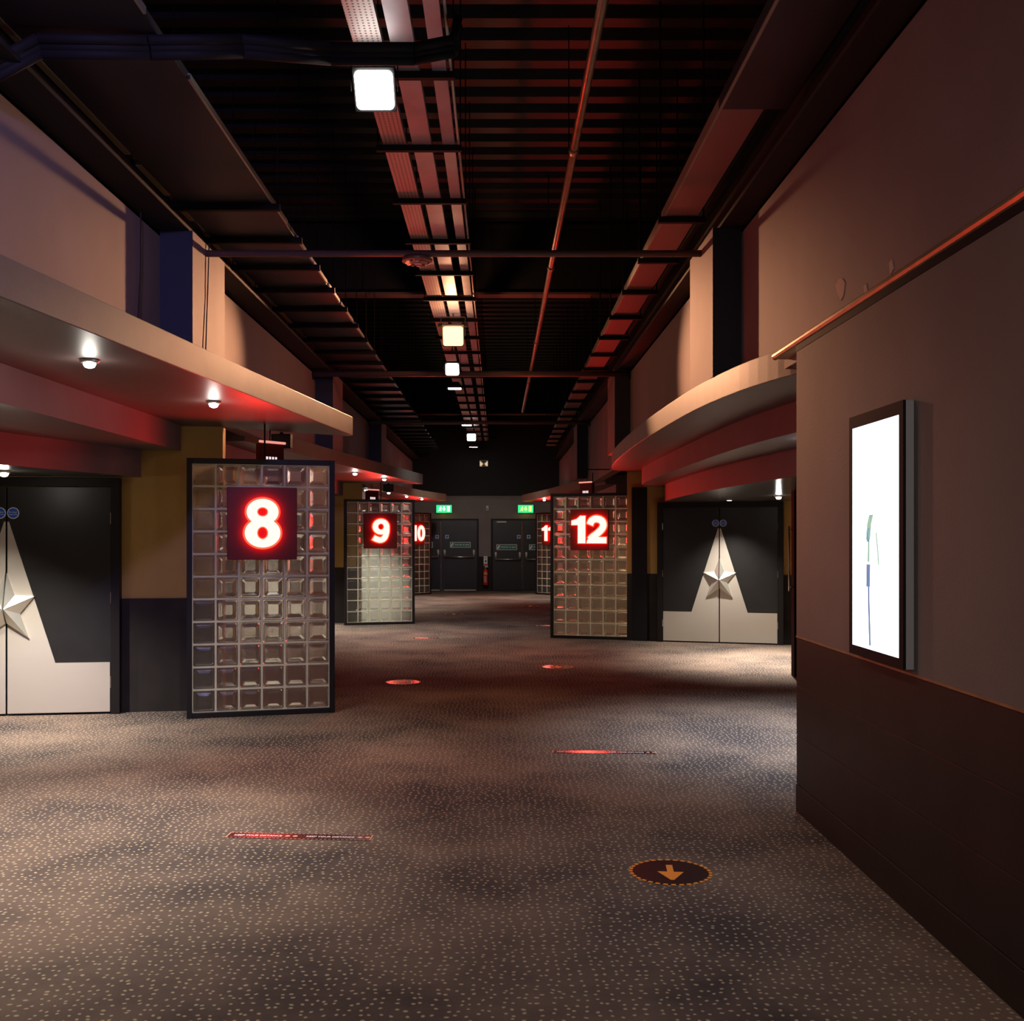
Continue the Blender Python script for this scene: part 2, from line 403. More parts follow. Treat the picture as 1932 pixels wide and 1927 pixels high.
# ------------------------------------------------------------------ walls
m = MB(); m.box(XL-.15, XL, -4.2, YB, SO+.05, HC); m.box(-3.15, -3.0, -4.2, YB, HC, 5.9, 1); m.box(-3.15, XL, -4.2, YB, HC-.02, HC+.0, 1)
o = m.build('wall_left', [M['upper'], M['void']]); struct(o, 'mauve upper wall on the left above the canopies', 'wall')
m = MB(); m.box(XR, XR+.15, -4.2, YB, SO+.05, HC); m.box(2.3, 2.45, -4.2, YB, HC, 5.9, 1); m.box(XR, 2.45, -4.2, YB, HC-.02, HC, 1)
o = m.build('wall_right', [M['upper'], M['void']]); struct(o, 'mauve upper wall on the right above the metal rail', 'wall')
chips = [[(5.40,2.80),(5.44,2.78),(5.50,2.83),(5.53,2.88),(5.47,2.90),(5.42,2.89),(5.38,2.86)], [(5.05,2.73),(5.09,2.72),(5.10,2.77),(5.07,2.78)], [(4.72,2.76),(4.76,2.74),(4.77,2.80),(4.74,2.81)]]
for c in chips:
    mm = MB(); n = len(c); mm.add([(XR-.004, a, b) for a, b in c] + [(XR, a, b) for a, b in c], [tuple(range(n))] + [(i, (i+1)%n, n+(i+1)%n, n+i) for i in range(n)])
    mm.build('paint_chip', M['plaster'], o)
# hidden outer walls and slab over the alcoves
m = MB(); m.box(-5.75, -5.6, -4.2, YB, 0, 2.8); struct(m.build('wall_left', M['ochre']), 'ochre outer wall deep in the left alcoves', 'wall')
m = MB(); m.box(5.0, 5.15, 5.9, YB, 0, 2.8); struct(m.build('wall_right', M['ochre']), 'ochre outer wall deep in the right alcoves', 'wall')
m = MB(); m.box(-5.75, XL-.15, -4.2, YB, SO+TH, 2.83); m.box(XR+.15, 5.15, -4.2, YB, SO+TH, 2.83)
struct(m.build('ceiling', M['void']), 'black slab over the side alcoves', 'ceiling')
m = MB(); m.box(-5.75, 5.15, -4.35, -4.2, 0, 5.9); struct(m.build('wall_front', M['wall']), 'plain grey wall behind the photographer', 'wall')

# near right wall: painted above, dark boarded dado below
WX, WY = 1.694, 5.96
nw = empty('wall_right', (WX, WY, 0)); struct(nw, 'grey wall at the right with dark board dado and metal rails', 'wall')
m = MB(); m.box(0, .25, -10.16, 0, .993, 2.606); m.build('plaster', M['wall'], nw)
m = MB(); m.box(.02, .25, -10.16, -.01, 0, .993); m.box(0.02, 3.4, -.22, 0, 0, 2.6); m.build('backing', M['wainsmatt'], nw)
for i, (a, b) in enumerate(((.155, .435), (.435, .71), (.71, .985))):
    for j in range(3):
        y1 = -3.4*j; y0 = -3.4*(j+1) if j < 2 else -10.16
        m = MB(); m.box(0.0, .025, y0 + .001, y1 - .001, a + .0022, b - .0022); m.build('panel', M['wains'], nw, bevel=.0015)
for a in (.155, .435, .71):
    m = MB(); m.box(.004, .02, -10.16, -.001, a-.002, a+.002); m.build('joint_highlight', mat('joint_highlight', (.085, .07, .062), .5), nw)  # paler strips paint the light caught on the board edges
m = MB(); m.box(-.004, .02, -10.16, 0, 0, .152); m.build('baseboard', M['wains'], nw, bevel=.002)
m = MB(); m.box(-.004, .02, -10.16, 0, .985, .995); m.build('dado_strip', M['trimgold'], nw)
m = MB(); m.box(-.003, .09, -10.16, 0.0, 2.606, 2.640, 1); m.cyl((.006, -10.16, 2.661), (.006, .48, 2.661), .022, 10); m.box(.01, .09, -10.16, .48, 2.645, 2.683)  # black band paints the shaded gap under the rail
m.build('ledge_rail', [M['trimgold'], M['black']], nw)

# back wall
bw = empty('wall_back', (0, YB, 0)); struct(bw, 'dark grey end wall of the corridor with two exit doors', 'wall')
m = MB(); m.box(-5.7, 5.1, 0, .2, 0, 2.79); m.build('plaster', M['wall'], bw)
m = MB(); m.box(-5.7, 5.1, -.08, .2, 2.79, 5.9); m.build('bulkhead', M['void'], bw)
m = MB(); m.box(-.60, -.19, -.012, 0, 0, 1.0); m.build('dado_board', M['wainsmatt'], bw)

# ------------------------------------------------------------------ boxed columns on the upper walls
for i, (yl, yr) in enumerate(((7.77, 7.69), (14.35, 14.15), (20.3, 20.9))):
    for sx, y in ((-1, yl), (1, yr)):
        t = empty('column', (XL if sx < 0 else XR, y, SO+TH))
        side = 'left' if sx < 0 else 'right'; rank = ('nearest', 'second', 'third')[i]
        tag(t, f'{rank} boxed column up the {side} upper wall, shade-darkened front and mauve side', 'column', 'boxed columns along the upper walls')
        d = .24 if sx < 0 else -.21
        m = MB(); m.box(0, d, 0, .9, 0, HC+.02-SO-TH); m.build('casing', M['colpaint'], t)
        m = MB(); m.box(-.002*sx*-1, d, -.012, 0, 0, HC+.02-SO-TH); m.build('front_shade', M['colshade'], t)  # front darkened in colour to stand for the unlit face
# black head beams along both walls
for x0, x1, side in ((XL-.1, XL+.22, 'left'), (XR+.1, XR-.16, 'right')):
    t = empty('head_beam', (x0, 0, HC+.02)); tag(t, f'long black beam along the head of the {side} wall', 'beam')
    m = MB(); w_ = x1 - x0; m.box(0, w_, -4, YB-.1, 0, .025); m.box(w_*.45, w_*.55, -4, YB-.1, .025, .3); m.box(0, w_, -4, YB-.1, .3, .325)
    m.build('steel_section', M['beam'], t)

# ------------------------------------------------------------------ entrance walls, canopies
def door_wall(p0, p1, name, label):
    p0 = Vector(p0); p1 = Vector(p1); d = p1 - p0; L = d.length
    t = empty(name, (p0.x, p0.y, 0), math.atan2(d.y, d.x)); struct(t, label, 'wall')
    m = MB(); m.box(0, L, 0, .2, 0, SO); m.build('plaster', M['ochre'], t)
    m = MB(); m.box(0, L, -.012, 0, .0, 1.01); m.build('dado_board', M['wainsmatt'], t)
    return t
def left_wall(Y0, n): return door_wall((-5.6, Y0 - .43), (XL+.02, Y0 + .0), 'wall_left', f'ochre and black cross wall beside glass panel {n}')
left_wall(9.45, 8); left_wall(19.15, 9); left_wall(29.1, 10)
door_wall((1.95, 15.88), (5.0, 14.97), 'wall_right', 'ochre and black cross wall beside glass panel 12')
door_wall((1.85, 29.1), (5.0, 28.3), 'wall_right', 'ochre and black cross wall beside glass panel 11')

t = empty('pier_board', (2.0, 15.84, 0), math.atan2(-.91, 3.05)); tag(t, 'tall black boarded pier between the right panel and the star doors', 'pier')
m = MB(); m.box(.02, .25, -.03, -.012, 0, 2.31); m.build('board', M['black'], t)
def canopy(poly, t2, t3, name, label):
    t = empty(name, (poly[0][0], poly[0][1], SO)); tag(t, label, 'canopy', 'stepped canopies over the screen entrances')
    ox, oy = poly[0]
    def tr(p): return [(x-ox, y-oy) for x, y in p]
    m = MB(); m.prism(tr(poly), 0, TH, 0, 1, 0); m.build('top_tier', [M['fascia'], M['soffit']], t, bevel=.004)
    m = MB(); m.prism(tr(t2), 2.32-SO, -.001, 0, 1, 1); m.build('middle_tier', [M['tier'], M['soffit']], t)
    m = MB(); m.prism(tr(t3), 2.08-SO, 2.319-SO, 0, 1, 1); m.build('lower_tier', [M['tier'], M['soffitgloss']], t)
    return t
# left canopy beside 8
canopy([(-2.62, -1.5), (-2.45, 1.6), (-2.066, 4.35), (-1.74, 7.4), (-1.42, 10.25), (-1.47, 10.33), (-2.62, 9.43), (-5.58, 8.8), (-5.58, -1.5)],
       [(-2.95, -1.5), (-2.90, 3.0), (-2.84, 6.0), (-2.81, 9.30), (-5.58, 8.76), (-5.58, -1.5)],
       [(-4.9, 0.5), (-4.3, 4.6), (-3.62, 7.54), (-3.13, 9.2), (-5.58, 8.74), (-5.58, .5)],
       'canopy', 'nearest left canopy with long straight tan fascia above panel 8')
def left_canopy(Y0, tip, n, label):
    s = Y0 - 9.0
    canopy([(-2.62, s+.7), (-2.45, s+1.9), (-2.17, s+4.2), (-1.88, s+6.1), (-1.40, tip), (-1.45, tip+.08), (-2.62, Y0-.02), (-5.58, Y0-.65), (-5.58, s+.7)],
           [(-2.9, s+.7), (-2.84, s+5), (-2.81, Y0-.15), (-5.58, Y0-.7), (-5.58, s+.7)],
           [(-4.6, s+.7), (-4.0, s+4.6), (-3.62, s+6.5), (-3.13, Y0-.25), (-5.58, Y0-.72), (-5.58, s+.7)], 'canopy', label)
left_canopy(19.15, 19.5, 9, 'left canopy over the entrance beside panel 9')
left_canopy(29.1, 28.3, 10, 'farthest left canopy, beside panel 10')
canopy(arc([(1.96, 6.0), (1.76, 6.6), (1.62, 7.33), (1.525, 8.5), (1.48, 10.8), (1.505, 12.9), (1.57, 14.4), (1.70, 15.5), (1.95, 15.80)]) + [(4.98, 14.9), (4.98, 6.0)],
       arc([(2.38, 6.0), (2.17, 7.7), (2.05, 9.2), (2.02, 11.8), (2.03, 14.0), (2.10, 15.35), (2.30, 15.70)]) + [(4.98, 14.88), (4.98, 6.0)],
       arc([(3.1, 6.0), (2.62, 8.6), (2.38, 11.4), (2.36, 13.6), (2.42, 15.2), (2.55, 15.62)]) + [(4.98, 14.88), (4.98, 6.0)],
       'canopy', 'curved stepped canopy on the right above the star doors')
canopy([(2.0, 19.6), (1.78, 20.6), (1.63, 21.8), (1.25, 25.0), (.65, 29.0), (.75, 29.15), (2.0, 28.95), (4.98, 28.2), (4.98, 19.6)],
       [(2.2, 19.6), (2.1, 28.8), (4.98, 28.2), (4.98, 19.6)], [(2.9, 19.6), (2.5, 28.6), (4.98, 28.1), (4.98, 19.6)],
       'canopy', 'farthest right canopy, beside panel 11')

# ------------------------------------------------------------------ star doors
def star_door(name, loc, rz, wl, label, left_leaf=True):
    t = empty(name, (loc[0], loc[1], 0), rz); struct(t, label, 'door')
    H = 2.0; fw = .075
    m = MB(); m.box(-wl-fw, -wl, -.10, -.013, 0, H+fw); m.box(wl, wl+fw, -.10, -.013, 0, H+fw); m.box(-wl, wl, -.10, -.013, H, H+fw)
    m.build('door_frame', M['frame'], t, bevel=.003)
    for s in (-1, 1):
        def X(a, b): return (a, b) if s > 0 else (-b, -a)
        m = MB(); x0, x1 = X(.006, wl-.004); m.box(x0, x1, -.075, -.02, .012, H-.006)
        leaf = m.build('door_leaf', M['blackwood'], t, bevel=.002)
        # steel plate: kick plate plus half of the tall wedge
        pts = [(.008, .02), (wl-.012, .02), (wl-.012, .455), (.405, .455), (.02, 1.69), (.008, 1.69)]
        mm = MB(); n = len(pts); q = [(s*a, z) for a, z in pts]
        if s > 0: q = q[::-1]
        mm.add([(a, -.079, z) for a, z in q] + [(a, -.075, z) for a, z in q], [tuple(range(n))[::-1], tuple(range(n, 2*n))] + [(i, (i+1)%n, n+(i+1)%n, n+i) for i in range(n)])
        mm.build('steel_plate', M['steel'], leaf)
        # half star, faceted
        cz = .935
        P = [(.006, .31), (.072, .115), (.235, .105), (.115, -.045), (.19, -.26), (.006, -.13)]
        vs = [(s*a, -.094, cz+b) for a, b in P] + [(s*.006, -.185, cz)] + [(s*a, -.080, cz+b) for a, b in P]
        fs = [(i, i+1, 6) if s < 0 else (i+1, i, 6) for i in range(5)] + [((i+1, i, 7+i, 8+i) if s < 0 else (i, i+1, 8+i, 7+i)) for i in range(5)]
        fs += [(0, 6, 5, 12, 7)] if s < 0 else [(7, 12, 5, 6, 0)]
        mm = MB(); mm.add(vs, fs); mm.build('star_half', M['starsteel'], leaf)
        # blue fire-door disc
        mm = MB(); cx = s*.055
        mm.cyl((cx, -.079, 1.765), (cx, -.076, 1.765), .050, 24, m=0); mm.cyl((cx, -.0795, 1.765), (cx, -.078, 1.765), .043, 24, m=1)
        d = mm.build('fire_door_sign', [M['whiteink'], M['blue']], leaf)
        text_obj('Fire door', 'lettering', M['whiteink'], leaf, .013, .066, (cx, -.081, 1.774), UP, .0006)
        text_obj('Keep shut', 'lettering', M['whiteink'], leaf, .013, .066, (cx, -.081, 1.752), UP, .0006)
        for z in (.28, 1.02, 1.72):
            mm = MB(); mm.cyl((s*(wl-.002), -.083, z-.05), (s*(wl-.002), -.083, z+.05), .007, 8); mm.build('hinge', M['chrome'], leaf)
    return t
star_door('door_1', (-4.285, 9.20), math.atan2(.43, 3.12), .875, 'black double door with steel wedge and star beside panel 8')
star_door('door_2', (3.27, 15.487), math.atan2(-.91, 3.05), .835, 'black double door with steel wedge and star under the curved canopy')
star_door('door_3', (-4.25, 18.90), math.atan2(.43, 3.12), .875, 'black double door with steel wedge and star behind panel 9')

# black post with pull handle at the right of door 12
t = empty('door_post', (3.30, 11.7, 0)); tag(t, 'slim black post with chrome pull handle beside the right alcove', 'post')
m = MB(); m.box(0, .07, 0, .12, 0, 2.08); m.build('post', M['black'], t, bevel=.003)
m = MB(); m.cyl((-.04, .06, .95), (-.04, .06, 1.68), .010, 10); m.cyl((0, .06, 1.0), (-.04, .06, 1.0), .008, 8); m.cyl((0, .06, 1.64), (-.04, .06, 1.64), .008, 8)
m.build('handle', M['chrome'], t, smooth=True)

# ------------------------------------------------------------------ glass block panels with number signs
PT, NX, NZ, FR = .195, 6, 11, .045
def block_mesh():
    h = .0892; rings = [(h, -.030), (h-.004, -.036), (h-.012, -.036), (h-.017, -.029), (h-.026, -.031), (h-.045, -.036)]
    vs = []; fs = []
    def ring(a, y): 
        b = len(vs); c = .012
        for sx, sz in ((-1,-1),(1,-1),(1,1),(-1,1)):
            if sx*sz > 0: pts = [(sx*(a-c), sz*a), (sx*a, sz*(a-c))] if sx < 0 else [(sx*(a-c), sz*a), (sx*a, sz*(a-c))]
            else: pts = [(sx*a, sz*(a-c)), (sx*(a-c), sz*a)]
            vs.extend([(p[0], y, p[1]) for p in pts])
        return b
    def octo(a, y):
        b = len(vs); c = .010
        for p in ((-(a-c),-a),((a-c),-a),(a,-(a-c)),(a,(a-c)),((a-c),a),(-(a-c),a),(-a,(a-c)),(-a,-(a-c))): vs.append((p[0], y, p[1]))
        return b
    seq = [octo(a, y) for a, y in reversed(rings)] + [octo(a, -y) for a, y in rings]
    for k in range(len(seq)-1):
        for i in range(8):
            j = (i+1) % 8; fs.append((seq[k]+i, seq[k+1]+i, seq[k+1]+j, seq[k]+j))
    fs.append(tuple(seq[0]+i for i in range(8))); fs.append(tuple(seq[-1]+i for i in reversed(range(8))))
    m = MB(); m.add(vs, fs)
    me = m.mesh('glass_block', M['glass'])
    for p in me.polygons: p.use_smooth = False
    return me
BLOCK = block_mesh()
W_, H_ = NX*PT + 2*FR, NZ*PT + 2*FR
def frame_part():
    m = MB(); m.box(0, FR, -.06, .06, 0, H_); m.box(W_-FR, W_, -.06, .06, 0, H_)
    m.box(FR, W_-FR, -.06, .06, 0, FR); m.box(FR, W_-FR, -.06, .06, H_-FR, H_); return m
def grid_part():
    m = MB()
    for i in range(NX+1): m.box(FR+i*PT-.008, FR+i*PT+.008, -.034, .034, FR, H_-FR)
    for k in range(NZ+1):
        for i in range(NX): m.box(FR+i*PT+.008, FR+(i+1)*PT-.008, -.0335, .0335, FR+k*PT-.008, FR+k*PT+.008)
    return m
def digits_panel(p_left, p_right, num, dw, dh, label, slabel):
    a = Vector(p_left); b = Vector(p_right); d = b - a
    rz = math.atan2(d.y, d.x)
    t = empty('glass_block_panel', (a.x, a.y, 0), rz); tag(t, label, 'screen panel', 'glass block panels along the corridor')
    frame_part().build('frame', M['frame'], t, bevel=.003); grid_part().build('grout', M['mortar'], t)
    for i in range(NX):
        for k in range(NZ):
            o = bpy.data.objects.new('glass_block', BLOCK); COL.objects.link(o); o.parent = t
            o.location = (FR+(i+.5)*PT, 0, FR+(k+.5)*PT); o.rotation_euler = (0, random.choice((0, 1, 2, 3))*PI/2, 0)
    for x in (W_*.52,):
        m = MB(); m.cyl((x, 0, H_), (x, 0, SO if num != '12' else SO), .008, 8); m.build('hanging_rod', M['black'], t)
    # the lit number sign, fixed to the front of the panel
    off = Vector((math.cos(rz), math.sin(rz))); nrm = Vector((math.sin(rz), -math.cos(rz)))
    c = a + off*(W_*.5) + nrm*.065
    s = empty('number_sign', (c.x, c.y, 1.36), rz); tag(s, slabel, 'sign', 'lit red number signs')
    m = MB(); m.box(-.295, .295, -.07, -.0, 0, .625); m.build('sign_box', M['signface'], s, bevel=.004)
    digit_obj(num, 'digit_halo', M['digitred'], s, (0, -.104, .315), .016, .004)
    digit_obj(num, 'digit', M['digit'], s, (0, -.112, .315), .0, .008)
    m = MB()
    for x in (-.09, .09): m.cyl((x, -.07, .315), (x, -.105, .315), .010, 8)
    o = m.build('standoff', M['black'], s); o['kind'] = 'stuff'
    q = c + nrm*.17
    light('SPOT', 'sign_glow', (q.x, q.y, 1.68), 84, (1, .025, .015), (q.x + nrm.x, q.y + nrm.y, 1.68 + .38), R(165), .5, .12)
    return t
digits_panel((-2.68, 9.03), (-1.456, 9.36), '8', .30, .415, 'nearest and largest glass block panel, at left, sign reading eight', 'largest square sign, its glowing red digit an eight')
digits_panel((-2.73, 18.6), (-1.49, 18.95), '9', .29, .43, 'second glass block panel on the left, brightly lit from behind, sign reading nine', 'square sign with a glowing red nine on the second left panel')
digits_panel((-2.72, 28.0), (-1.88, 28.95), '10', .50, .43, 'far left angled glass block panel behind panel 9', 'glowing sign half cut off by the second left panel')
digits_panel((1.066, 28.95), (1.90, 28.0), '11', .42, .43, 'far right angled glass block panel behind panel 12', 'glowing sign whose first digit one shows beside the right panel')
digits_panel((.824, 16.3), (2.01, 15.93), '12', .52, .425, 'large glass block panel on the right before the curved canopy, sign reading twelve', 'square sign with two glowing red digits reading twelve')

# small projecting light boxes hung behind the panels, black speakers beside them
for (x, y, rz, lab) in ((-2.12, 9.75, .9, 'small light box hanging above the nearest left panel'), (-2.33, 19.35, .9, 'small light box hanging above the second left panel'), (1.42, 16.75, -.9, 'small light box hanging above the right panel')):
    t = empty('light_box', (x, y, 2.12), rz); tag(t, lab, 'light box', 'light boxes above the panels')
    m = MB(); m.box(-.14, .14, -.03, .03, 0, .30); m.build('case', M['signface'], t, bevel=.003)
    m = MB(); m.cyl((-.15, -.035, .315), (.15, -.035, .315), .012, 10); m.build('tube', emis('pink_tube', (1, .35, .28), .9), t)
    m = MB(); m.cyl((0, 0, .30), (0, 0, .43 if x < 0 else .52), .006, 8); m.build('hanging_rod', M['black'], t)
    if x > 0:
        m = MB(); m.cyl((0, 0, .52), (.37*math.cos(-rz), .37*math.sin(-rz), .52), .008, 8); m.build('wall_arm', M['black'], t)
    for k in range(4):
        m = MB(); m.box(-.07+k*.035, -.05+k*.035, -.033, -.030, .13, .18); m.build('lit_slot', emis('lit_slot', (1, .75, .75), 1.2), t)
for (x, y, z, lab) in ((-2.05, 9.95, 2.40, 'black loudspeaker under the nearest canopy'), (-2.02, 19.3, 2.40, 'black loudspeaker under the second left canopy')):
    t = empty('loudspeaker', (x, y, z)); tag(t, lab, 'speaker')
    m = MB(); m.box(-.09, .09, -.06, .06, 0, .13); m.build('cabinet', M['black'], t, bevel=.005)
    m = MB(); m.box(-.08, .08, -.066, -.06, .01, .12); m.build('grille', M['rubber'], t)
    m = MB(); m.cyl((0, 0, .13), (0, 0, .15), .02, 8); m.build('bracket', M['black'], t)

# ------------------------------------------------------------------ downlight fittings
dn = ['under the near left canopy, nearer one', 'under the near left canopy, nearer panel 8', 'on the alcove ceiling before the left star door',
      'under the second left canopy, nearer one', 'under the second left canopy, right above panel 9', 'on the alcove ceiling behind panel 9',
      'under the farthest left canopy, first', 'under the farthest left canopy, middle', 'under the farthest left canopy, nearest the exit sign',
      'under the farthest right canopy', 'on the alcove ceiling beside the right star door', 'on the alcove ceiling behind the right wall corner', 'on the left alcove ceiling outside the frame', 'recessed directly above the right star doors', 'recessed directly above the left star doors', 'added unseen under the farthest left canopy to backlight the second left panel', 'amber one added unseen to backlight the right panel']
ring = MB(); ring.lathe([(.050, 0), (.055, -.008), (.045, -.022), (.036, -.020)], 20)
bulb = MB(); bulb.lathe([(.034, -.020), (.034, -.030), (.026, -.044), (.010, -.050)], 20)
ringm = ring.mesh('trim_ring', M['chrome']); bulbm = bulb.mesh('lens', M['lamp'])
for me in (ringm, bulbm):
    for p in me.polygons: p.use_smooth = True
flush = MB(); flush.lathe([(.045, 0), (.045, -.003)], 20); flushr = flush.mesh('trim_ring', M['chrome'])
flush = MB(); flush.lathe([(.032, -.003), (.030, -.0045)], 20); flushl = flush.mesh('lens', M['lamp'])
for k, ((x, y, z, e, c), d) in enumerate(zip(DOWN, dn)):
    t = empty('downlight', (x, y, z)); tag(t, 'bright white downlight ' + d, 'ceiling light', 'round downlights')
    for nm, me in ((('trim_ring', ringm), ('lens', bulbm)) if k not in (13, 14) else (('trim_ring', flushr), ('lens', flushl))):
        o = bpy.data.objects.new(nm, me); COL.objects.link(o); o.parent = t

# ------------------------------------------------------------------ flood lights on the tray
def flood(loc, tilt, label, amber=False, size=.24):
    t = empty('flood_light', loc); tag(t, label, 'flood light', 'flood lights along the cable tray')
    h = size/2; L = M['lampamber'] if amber else M['lamp']
    r = (tilt, 0, 0)
    m = MB(); m.prism([(-h, -h*1.05), (h, -h*1.05), (h, h*1.05), (-h, h*1.05)], .012, .05); 
    b = len(m.v); m.add([(-h,-h,.05),(h,-h,.05),(h,h,.05),(-h,h,.05),(-h*.55,-h*.55,.12),(h*.55,-h*.55,.12),(h*.55,h*.55,.12),(-h*.55,h*.55,.12)], [(0,1,5,4),(1,2,6,5),(2,3,7,6),(3,0,4,7),(4,5,6,7)])
    m.build('housing', M['housing'], t, rot=r)
    n = 6; p = []
    m = MB(); rr = .03; a = h*.92
    for cx, cy, s in ((a-rr, a-rr, 0), (-a+rr, a-rr, 1), (-a+rr, -a+rr, 2), (a-rr, -a+rr, 3)):
        for k in range(n+1): q = PI/2*(s + k/n); p.append((cx+rr*math.cos(q), cy+rr*math.sin(q)))
    m.prism(p, 0, .012); m.build('lens', L, t, rot=r)
    m = MB(); 
    for s in (-1, 1): m.box(s*(h+.012), s*(h+.018), -.012, .012, .0, .24)
    m.box(-h-.018, h+.018, -.015, .015, .235, .243); m.cyl((0, 0, .24), (0, 0, max(.25, 4.33-loc[2])), .008, 8)
    m.build('bracket', M['strut'], t)
    if amber:
        for s in (-1, 1):
            m = MB(); m.box(s*(h+.0), s*(h+.05), -h, -h+.006, -.02, .10); m.build('barn_door', M['strut'], t, rot=r)

F = 'white flood light hung beside the cable tray, '
flood((-.72, 6.1, 4.15), -R(48), F + 'large and nearest')
flood((-.56, 13.02, 4.05), -R(58), 'glowing amber flood light in the middle of the corridor ceiling', True, .27)
flood((-.61, 13.92, 3.78), -R(50), F + 'just beyond the amber one', False, .19)
flood((-.755, 18.2, 4.13), R(2), F + 'facing down, second beyond the amber one')
flood((-.73, 24.3, 4.15), R(2), F + 'facing down, third beyond the amber one')
flood((-.69, 27.0, 4.13), -R(45), F + 'small round glow near the far beam')
flood((-.70, 29.6, 4.10), R(4), F + 'farthest thin strip near the end wall')
flood((-.72, -.7, 4.13), -R(20), F + 'added unseen behind the camera for fill light')

# ------------------------------------------------------------------ central cable tray
t = empty('cable_tray', (0, 0, 4.35)); tag(t, 'three-lane steel cable tray running along the middle of the ceiling', 'cable tray')
Y0, Y1 = .5, 30.3
for x0, x1, mt in ((-.82, -.655, 'perf'), (-.61, -.475, 'tray'), (-.395, -.31, 'tray')):
    m = MB(); m.box(x0, x1, Y0, Y1, 0, .004); m.box(x0, x0+.003, Y0, Y1, .004, .05); m.box(x1-.003, x1, Y0, Y1, .004, .05); m.build('tray_lane', M[mt], t)
m = MB(); m.cyl((-.285, Y0, .03), (-.285, Y1, .03), .010, 8); m.build('cable', M['lip'], t, smooth=True)
m = MB(); m.cyl((-.345, Y0, .035), (-.345, Y1, .035), .012, 8); m.build('cable', mat('red_cable', (.35, .03, .03), .5), t, smooth=True)
y = 3.95
ys = []
while y < 29: ys.append(y); y += 1.18
sm = MB(); sm.box(-.87, -.26, -.020, .020, -.042, 0); smm = sm.mesh('strut', M['strut'])
rm = MB()
for x in (-.86, -.27): rm.cyl((x, 0, 0), (x, 0, 1.29), .005, 6)
rmm = rm.mesh('drop_rod', M['strut'])
for y in ys:
    for nm, me in (('strut', smm), ('drop_rod', rmm)):
        o = bpy.data.objects.new(nm, me); COL.objects.link(o); o.parent = t; o.location = (0, y, 0)

# ------------------------------------------------------------------ left ventilation duct and its hangers
t = empty('wall_tray', (-2.0, 0, 4.0)); tag(t, 'wide shallow dark tray high along the left wall', 'cable tray')
m = MB(); m.box(-.34, .34, -3, 29, 0, .05); m.build('casing', M['duct'], t, bevel=.004)
segs = [(1, 4.9), (5.6, 8.2), (8.6, 9.0), (9.2, 10.1), (10.2, 10.9), (11, 11.9), (12.1, 12.9), (13.2, 13.9), (14.2, 15.5), (15.8, 18)]
for a, b in segs:
    m = MB(); m.box(.342, .356, a, b, -.004, .03); m.build('edge_strip', M['lip'], t)
for a, b in ((2.0, 4.2), (4.3, 6.7), (6.9, 7.5), (7.7, 8.1), (8.5, 9.0), (11.4, 12.0)):
    m = MB(); m.box(-.385, -.345, a, b, -.004, .03); m.build('edge_strip', M['litlip'], t)  # yellow edge highlight put into the colour of these strips
hm = MB(); hm.box(-.40, .40, -.022, .022, -.05, -.002)
hmm = hm.mesh('hanger', M['strut'])
rm = MB()
for x in (-.38, .38): rm.cyl((x, 0, 0), (x, 0, 1.64), .005, 6)
rmm2 = rm.mesh('drop_rod', M['strut'])
y = 7.7
while y < 28.5:
    for nm, me in (('hanger', hmm), ('drop_rod', rmm2)):
        o = bpy.data.objects.new(nm, me); COL.objects.link(o); o.parent = t; o.location = (0, y, 0)
    y += .86
# right ventilation duct
t = empty('wall_tray', (1.39, 0, 4.0)); tag(t, 'narrow tray high along the right wall with pale side edge', 'cable tray')
m = MB(); m.box(-.11, .13, 6, 28, 0, .07); m.build('casing', mat('redlit_casing_paint', (0.30, 0.13, 0.12), .55, .1), t, bevel=.003)  # red light on the tray underside put into the casing colour
m = MB(); m.box(-.13, .26, -3, 6, 0, .07); m.build('wide_casing', M['duct'], t, bevel=.003)
m = MB(); m.box(-.128, -.112, 3, 24, -.004, .07); m.build('edge_strip', mat('pale_tray_edge', (.35, .28, .22), .5, .3), t)
hm = MB(); hm.box(-.17, .19, -.022, .022, -.05, -.006); hmm = hm.mesh('hanger', M['strut'])
rm = MB()
for x in (-.155, .175): rm.cyl((x, 0, -.04), (x, 0, 1.64), .007, 6)
rmm3 = rm.mesh('drop_rod', M['strut'])
y = 8.0
while y < 27:
    for nm, me in (('hanger', hmm), ('drop_rod', rmm3)):
        o = bpy.data.objects.new(nm, me); COL.objects.link(o); o.parent = t; o.location = (0, y, 0)
    y += 1.18

